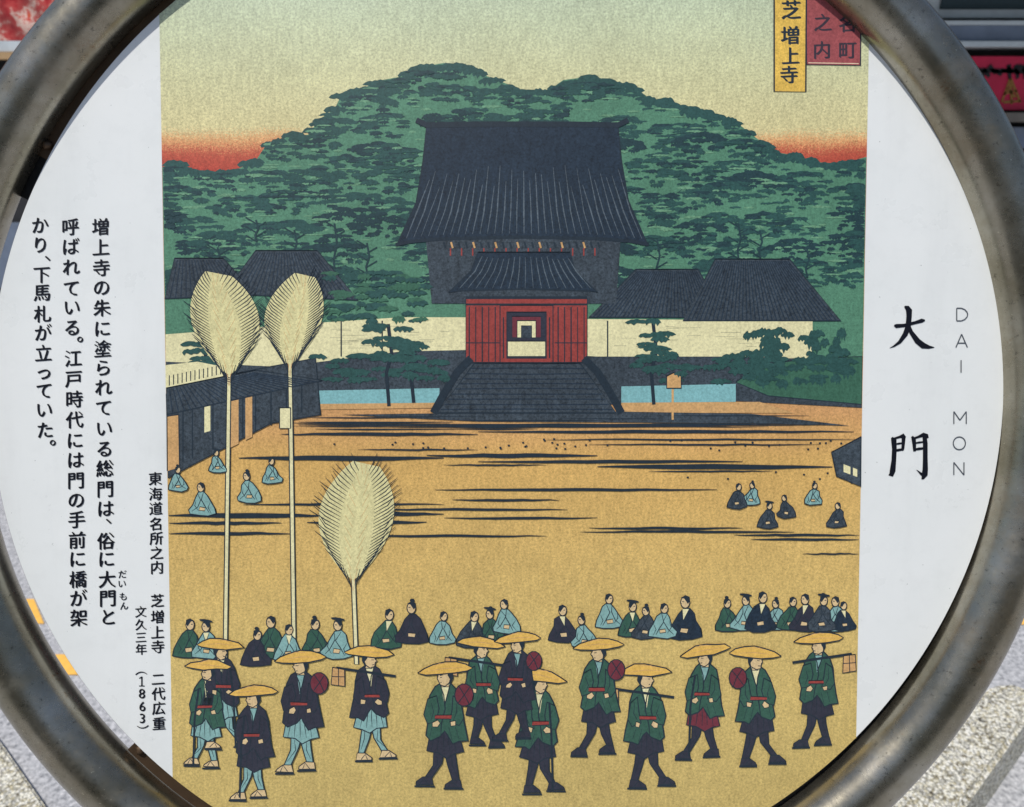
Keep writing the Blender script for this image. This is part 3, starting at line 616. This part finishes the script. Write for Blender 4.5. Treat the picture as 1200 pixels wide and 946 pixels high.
# ------------------------------------------------------------------ lettering
GL = {}
def glyph(ch, pen):
    key = (ch, pen)
    if key in GL: return GL[key]
    c = bpy.data.curves.new('glyph', 'FONT'); c.body = ch; c.size = 1; c.resolution_u = 3; c.offset = -0.004 if pen else 0
    o = bpy.data.objects.new('glyph', c); COL.objects.link(o)
    bpy.context.view_layer.update(); dg = bpy.context.evaluated_depsgraph_get()
    me = bpy.data.meshes.new_from_object(o.evaluated_get(dg))
    r = ([(v.co.x, v.co.y) for v in me.vertices], [tuple(f.vertices) for f in me.polygons])
    bpy.data.objects.remove(o); bpy.data.curves.remove(c); bpy.data.meshes.remove(me); GL[key] = r; return r
def put(I, ch, cx, cy, size, mat, pen=0.03, rise=0.07, lean=0.0, rot=False, n=5):
    vs, fs = glyph(ch, pen > 0)
    if not vs: return
    if ch.isascii() or ch in '（）。、':
        xs = [v[0] for v in vs]; ys = [v[1] for v in vs]; ox, oy = (min(xs) + max(xs)) / 2, (min(ys) + max(ys)) / 2
        if ch.isascii(): rise = 0
    else: ox, oy = .5, .38
    if mat not in I.mats: I.mats.append(mat)
    mi = I.mats.index(mat); n = n if pen else 1
    for k in range(n):
        t = (k / (n - 1) * 2 - 1) if n > 1 else 0; z = I._z(); b = len(I.v)
        for x, y in vs:
            x -= ox; y -= oy
            if rot: x, y = y, -x
            y += rise * x; x += lean * y
            x += t * pen; y -= t * pen * .62
            u, v = P(cx + x * size, cy - y * size); I.v.append((u, v, z))
        for f in fs: I.f.append([b + i for i in f]); I.mi.append(mi)
def column(name, items, size, parent=None, mat='print_black', pen=.026, z=-12):
    I = Ink(z); I.cyc = 0
    for it in items: put(I, it[0], it[1], it[2], (it[3] if len(it) > 3 else size), mat, pen, rot=it[0] in '（）')
    I.done(name, parent or sign)
def spread(text, x0, x1, ys): n = len(text); return [(c, x0 + (x1 - x0) * (y - ys[0]) / (ys[-1] - ys[0]), y) for c, y in zip(text, ys)]
column('description_lettering', spread('増上寺の朱に塗られている総門は', 118, 123.8, [266, 290, 314, 337, 361, 385, 409, 431, 454, 478, 502, 526, 549, 573, 596]) + [('、', 127.5, 611)] + spread('俗に大門と', 124.3, 127, [634, 655, 679, 701, 723]), 21.2)
column('description_lettering', spread('呼ばれている', 82.5, 84.8, [266, 289, 313, 338, 360, 384]) + [('。', 94, 398)] + spread('江戸時代には門の手前に橋が架', 86, 92.5, [420, 444, 468, 492, 516, 539, 563, 586, 609, 633, 655, 679, 701, 724]), 21.2)
column('description_lettering', [('か', 47, 264), ('り', 47.5, 287), ('、', 56, 303)] + spread('下馬札が立って', 49, 52, [322, 343, 368, 390, 414, 436, 458]) + [('い', 52, 480), ('た', 53, 504), ('。', 62, 519)], 21)
column('furigana', [('だ', 143.5, 673), ('い', 143, 684), ('も', 144.5, 699), ('ん', 145.5, 710)], 10.5, pen=.02)
column('credit_lettering', spread('東海道名所之内', 182, 184, [561, 579, 596, 614, 631, 648, 665]) + spread('芝増上寺', 184.5, 185, [704, 723, 741, 758]) + spread('二代広重', 185.5, 186.5, [796, 813, 830, 848]), 16.5, pen=.025)
column('credit_lettering', spread('文久三年', 165, 165.5, [717, 732, 747, 761]) + [('（', 165.5, 789), ('8', 166.5, 813, 16), ('6', 167, 828, 16), ('3', 167, 842, 16), ('）', 167.5, 852)], 14, pen=.022)
S1 = Ink(-12)
S1.line([(166.2, 793), (166.2, 804)], 1.5, 'print_black'); S1.line([(163, 804), (169.4, 804)], 1.1, 'print_black'); S1.line([(163.2, 795.2), (166.4, 793)], 1.2, 'print_black')
S1.done('credit_lettering', sign)
# title: two brush characters, each stroke a shaped polygon
def brush(I, pts, mat='print_black'):     # pts: (x, y, half width)
    n = len(pts); le = []; ri = []
    for i, (x, y, h) in enumerate(pts):
        a = pts[max(i - 1, 0)]; c = pts[min(i + 1, n - 1)]; dx, dy = c[0] - a[0], c[1] - a[1]; d = math.hypot(dx, dy) or 1
        le.append((x - dy / d * h, y + dx / d * h)); ri.append((x + dy / d * h, y - dx / d * h))
    I.poly(le + ri[::-1], mat)
T = Ink(-12)
t7 = lambda x, y, h: (1000 + x / 2.956, 320 + y / 2.956, h * 1.18 / 2.956)
for st in ([(141, 182, 2), (148, 184, 6), (175, 182, 5), (215, 172, 4.5), (238, 165, 6), (248, 164, 2)],
           [(177, 116, 2), (186, 120, 7), (193, 130, 9), (193, 150, 8), (190, 185, 8), (180, 212, 7.5), (160, 240, 5), (140, 254, 2.5), (126, 260, .5)],
           [(190, 180, 5), (200, 205, 6), (222, 236, 8.5), (242, 252, 9), (262, 257, 5), (281, 258, .5)]):
    brush(T, [t7(*p) for p in st])
T.done('title_character', sign); T = Ink(-12)
for st in ([(133, 570, 3), (140, 578, 8), (142, 610, 7), (140, 650, 7), (136, 685, 8.5), (131, 700, 7), (122, 700, 1)],
           [(134, 576, 3), (160, 568, 3.5), (172, 564, 7), (178, 572, 5)], [(174, 566, 6), (173, 590, 5), (171, 610, 4.5), (170, 616, 2)],
           [(146, 593, 2), (158, 591, 3), (172, 589, 2)], [(143, 616, 3), (158, 613, 4), (172, 611, 3)],
           [(203, 566, 3), (209, 575, 6.5), (211, 595, 5.5), (212, 618, 4)],
           [(206, 574, 3), (225, 568, 3.5), (243, 560, 6), (254, 564, 6), (258, 572, 3)],
           [(246, 562, 6), (249, 590, 7), (249, 640, 7), (249, 680, 8), (247, 698, 9), (240, 712, 4), (236, 714, 1)], [(247, 700, 6), (236, 697, 4), (219, 682, .6)],
           [(212, 590, 2), (228, 587, 3), (246, 585, 2)], [(211, 612, 3), (228, 609, 4), (246, 607, 3)]):
    brush(T, [t7(*p) for p in st])
T.done('title_character', sign)
# thin roman capitals
wd = 1.3
oval_o = [(367 + 21 * math.cos(t * math.pi / 16), 590 + 22 * math.sin(t * math.pi / 16)) for t in range(34)]
for letter in ([[(358, 122), (358, 166)], [(358, 122), (374, 122), (386, 127), (394, 136), (396, 144), (394, 152), (386, 161), (374, 166), (358, 166)]],
               [[(355, 258), (375, 212), (395, 258)], [(362, 243), (388, 243)]], [[(373, 302), (373, 345)]],
               [[(348, 523), (348, 480), (369, 510), (391, 480), (391, 523)]], [oval_o], [[(348, 700), (348, 656), (383, 700), (383, 656)]]):
    T = Ink(-12)
    for p in letter:
        if len(p) > 10 or p[0] == p[-1]: T.line([t7(a, b, 0)[:2] for a, b in p], wd, 'thin_grey')
        else:
            for a, b in zip(p, p[1:]):
                T.line([t7(*a, 0)[:2], t7(*b, 0)[:2]], wd, 'thin_grey')
    T.done('roman_letter', sign)

# cartouches at the top right of the picture
C_ = Ink(300)
C_.poly([(944.6, -60), (1010, -60), (1008, 77), (944.6, 76)], 'red_label'); C_.line([(944, -60), (944.8, 76), (1008, 77), (1009, -60)], 1.6)
C_.line([(947, 74), (1006, 75)], 1.0, 'label_line')
C_.poly([(907, -70), (945.5, -70), (944, 108), (907, 107.5)], 'yellow_label'); C_.line([(907, -70), (907, 107.5), (944, 108), (945, -70)], 1.8)
motif('printed_label', C_)
Lt = Ink(312)
for ch, x, y, s_ in (('芝', 927, 12, 24), ('増', 926, 42, 23), ('上', 926.5, 66, 22), ('寺', 924.5, 88, 22)): put(Lt, ch, x, y, s_, 'black_ink', .035, .05)
for ch, x, y, s_ in (('之', 964, 27, 22), ('内', 963, 59, 22), ('名', 993, 28, 22), ('町', 993, 59, 22)): put(Lt, ch, x, y, s_, 'faded_ink', .03, .05)
motif('printed_label_lettering', Lt)
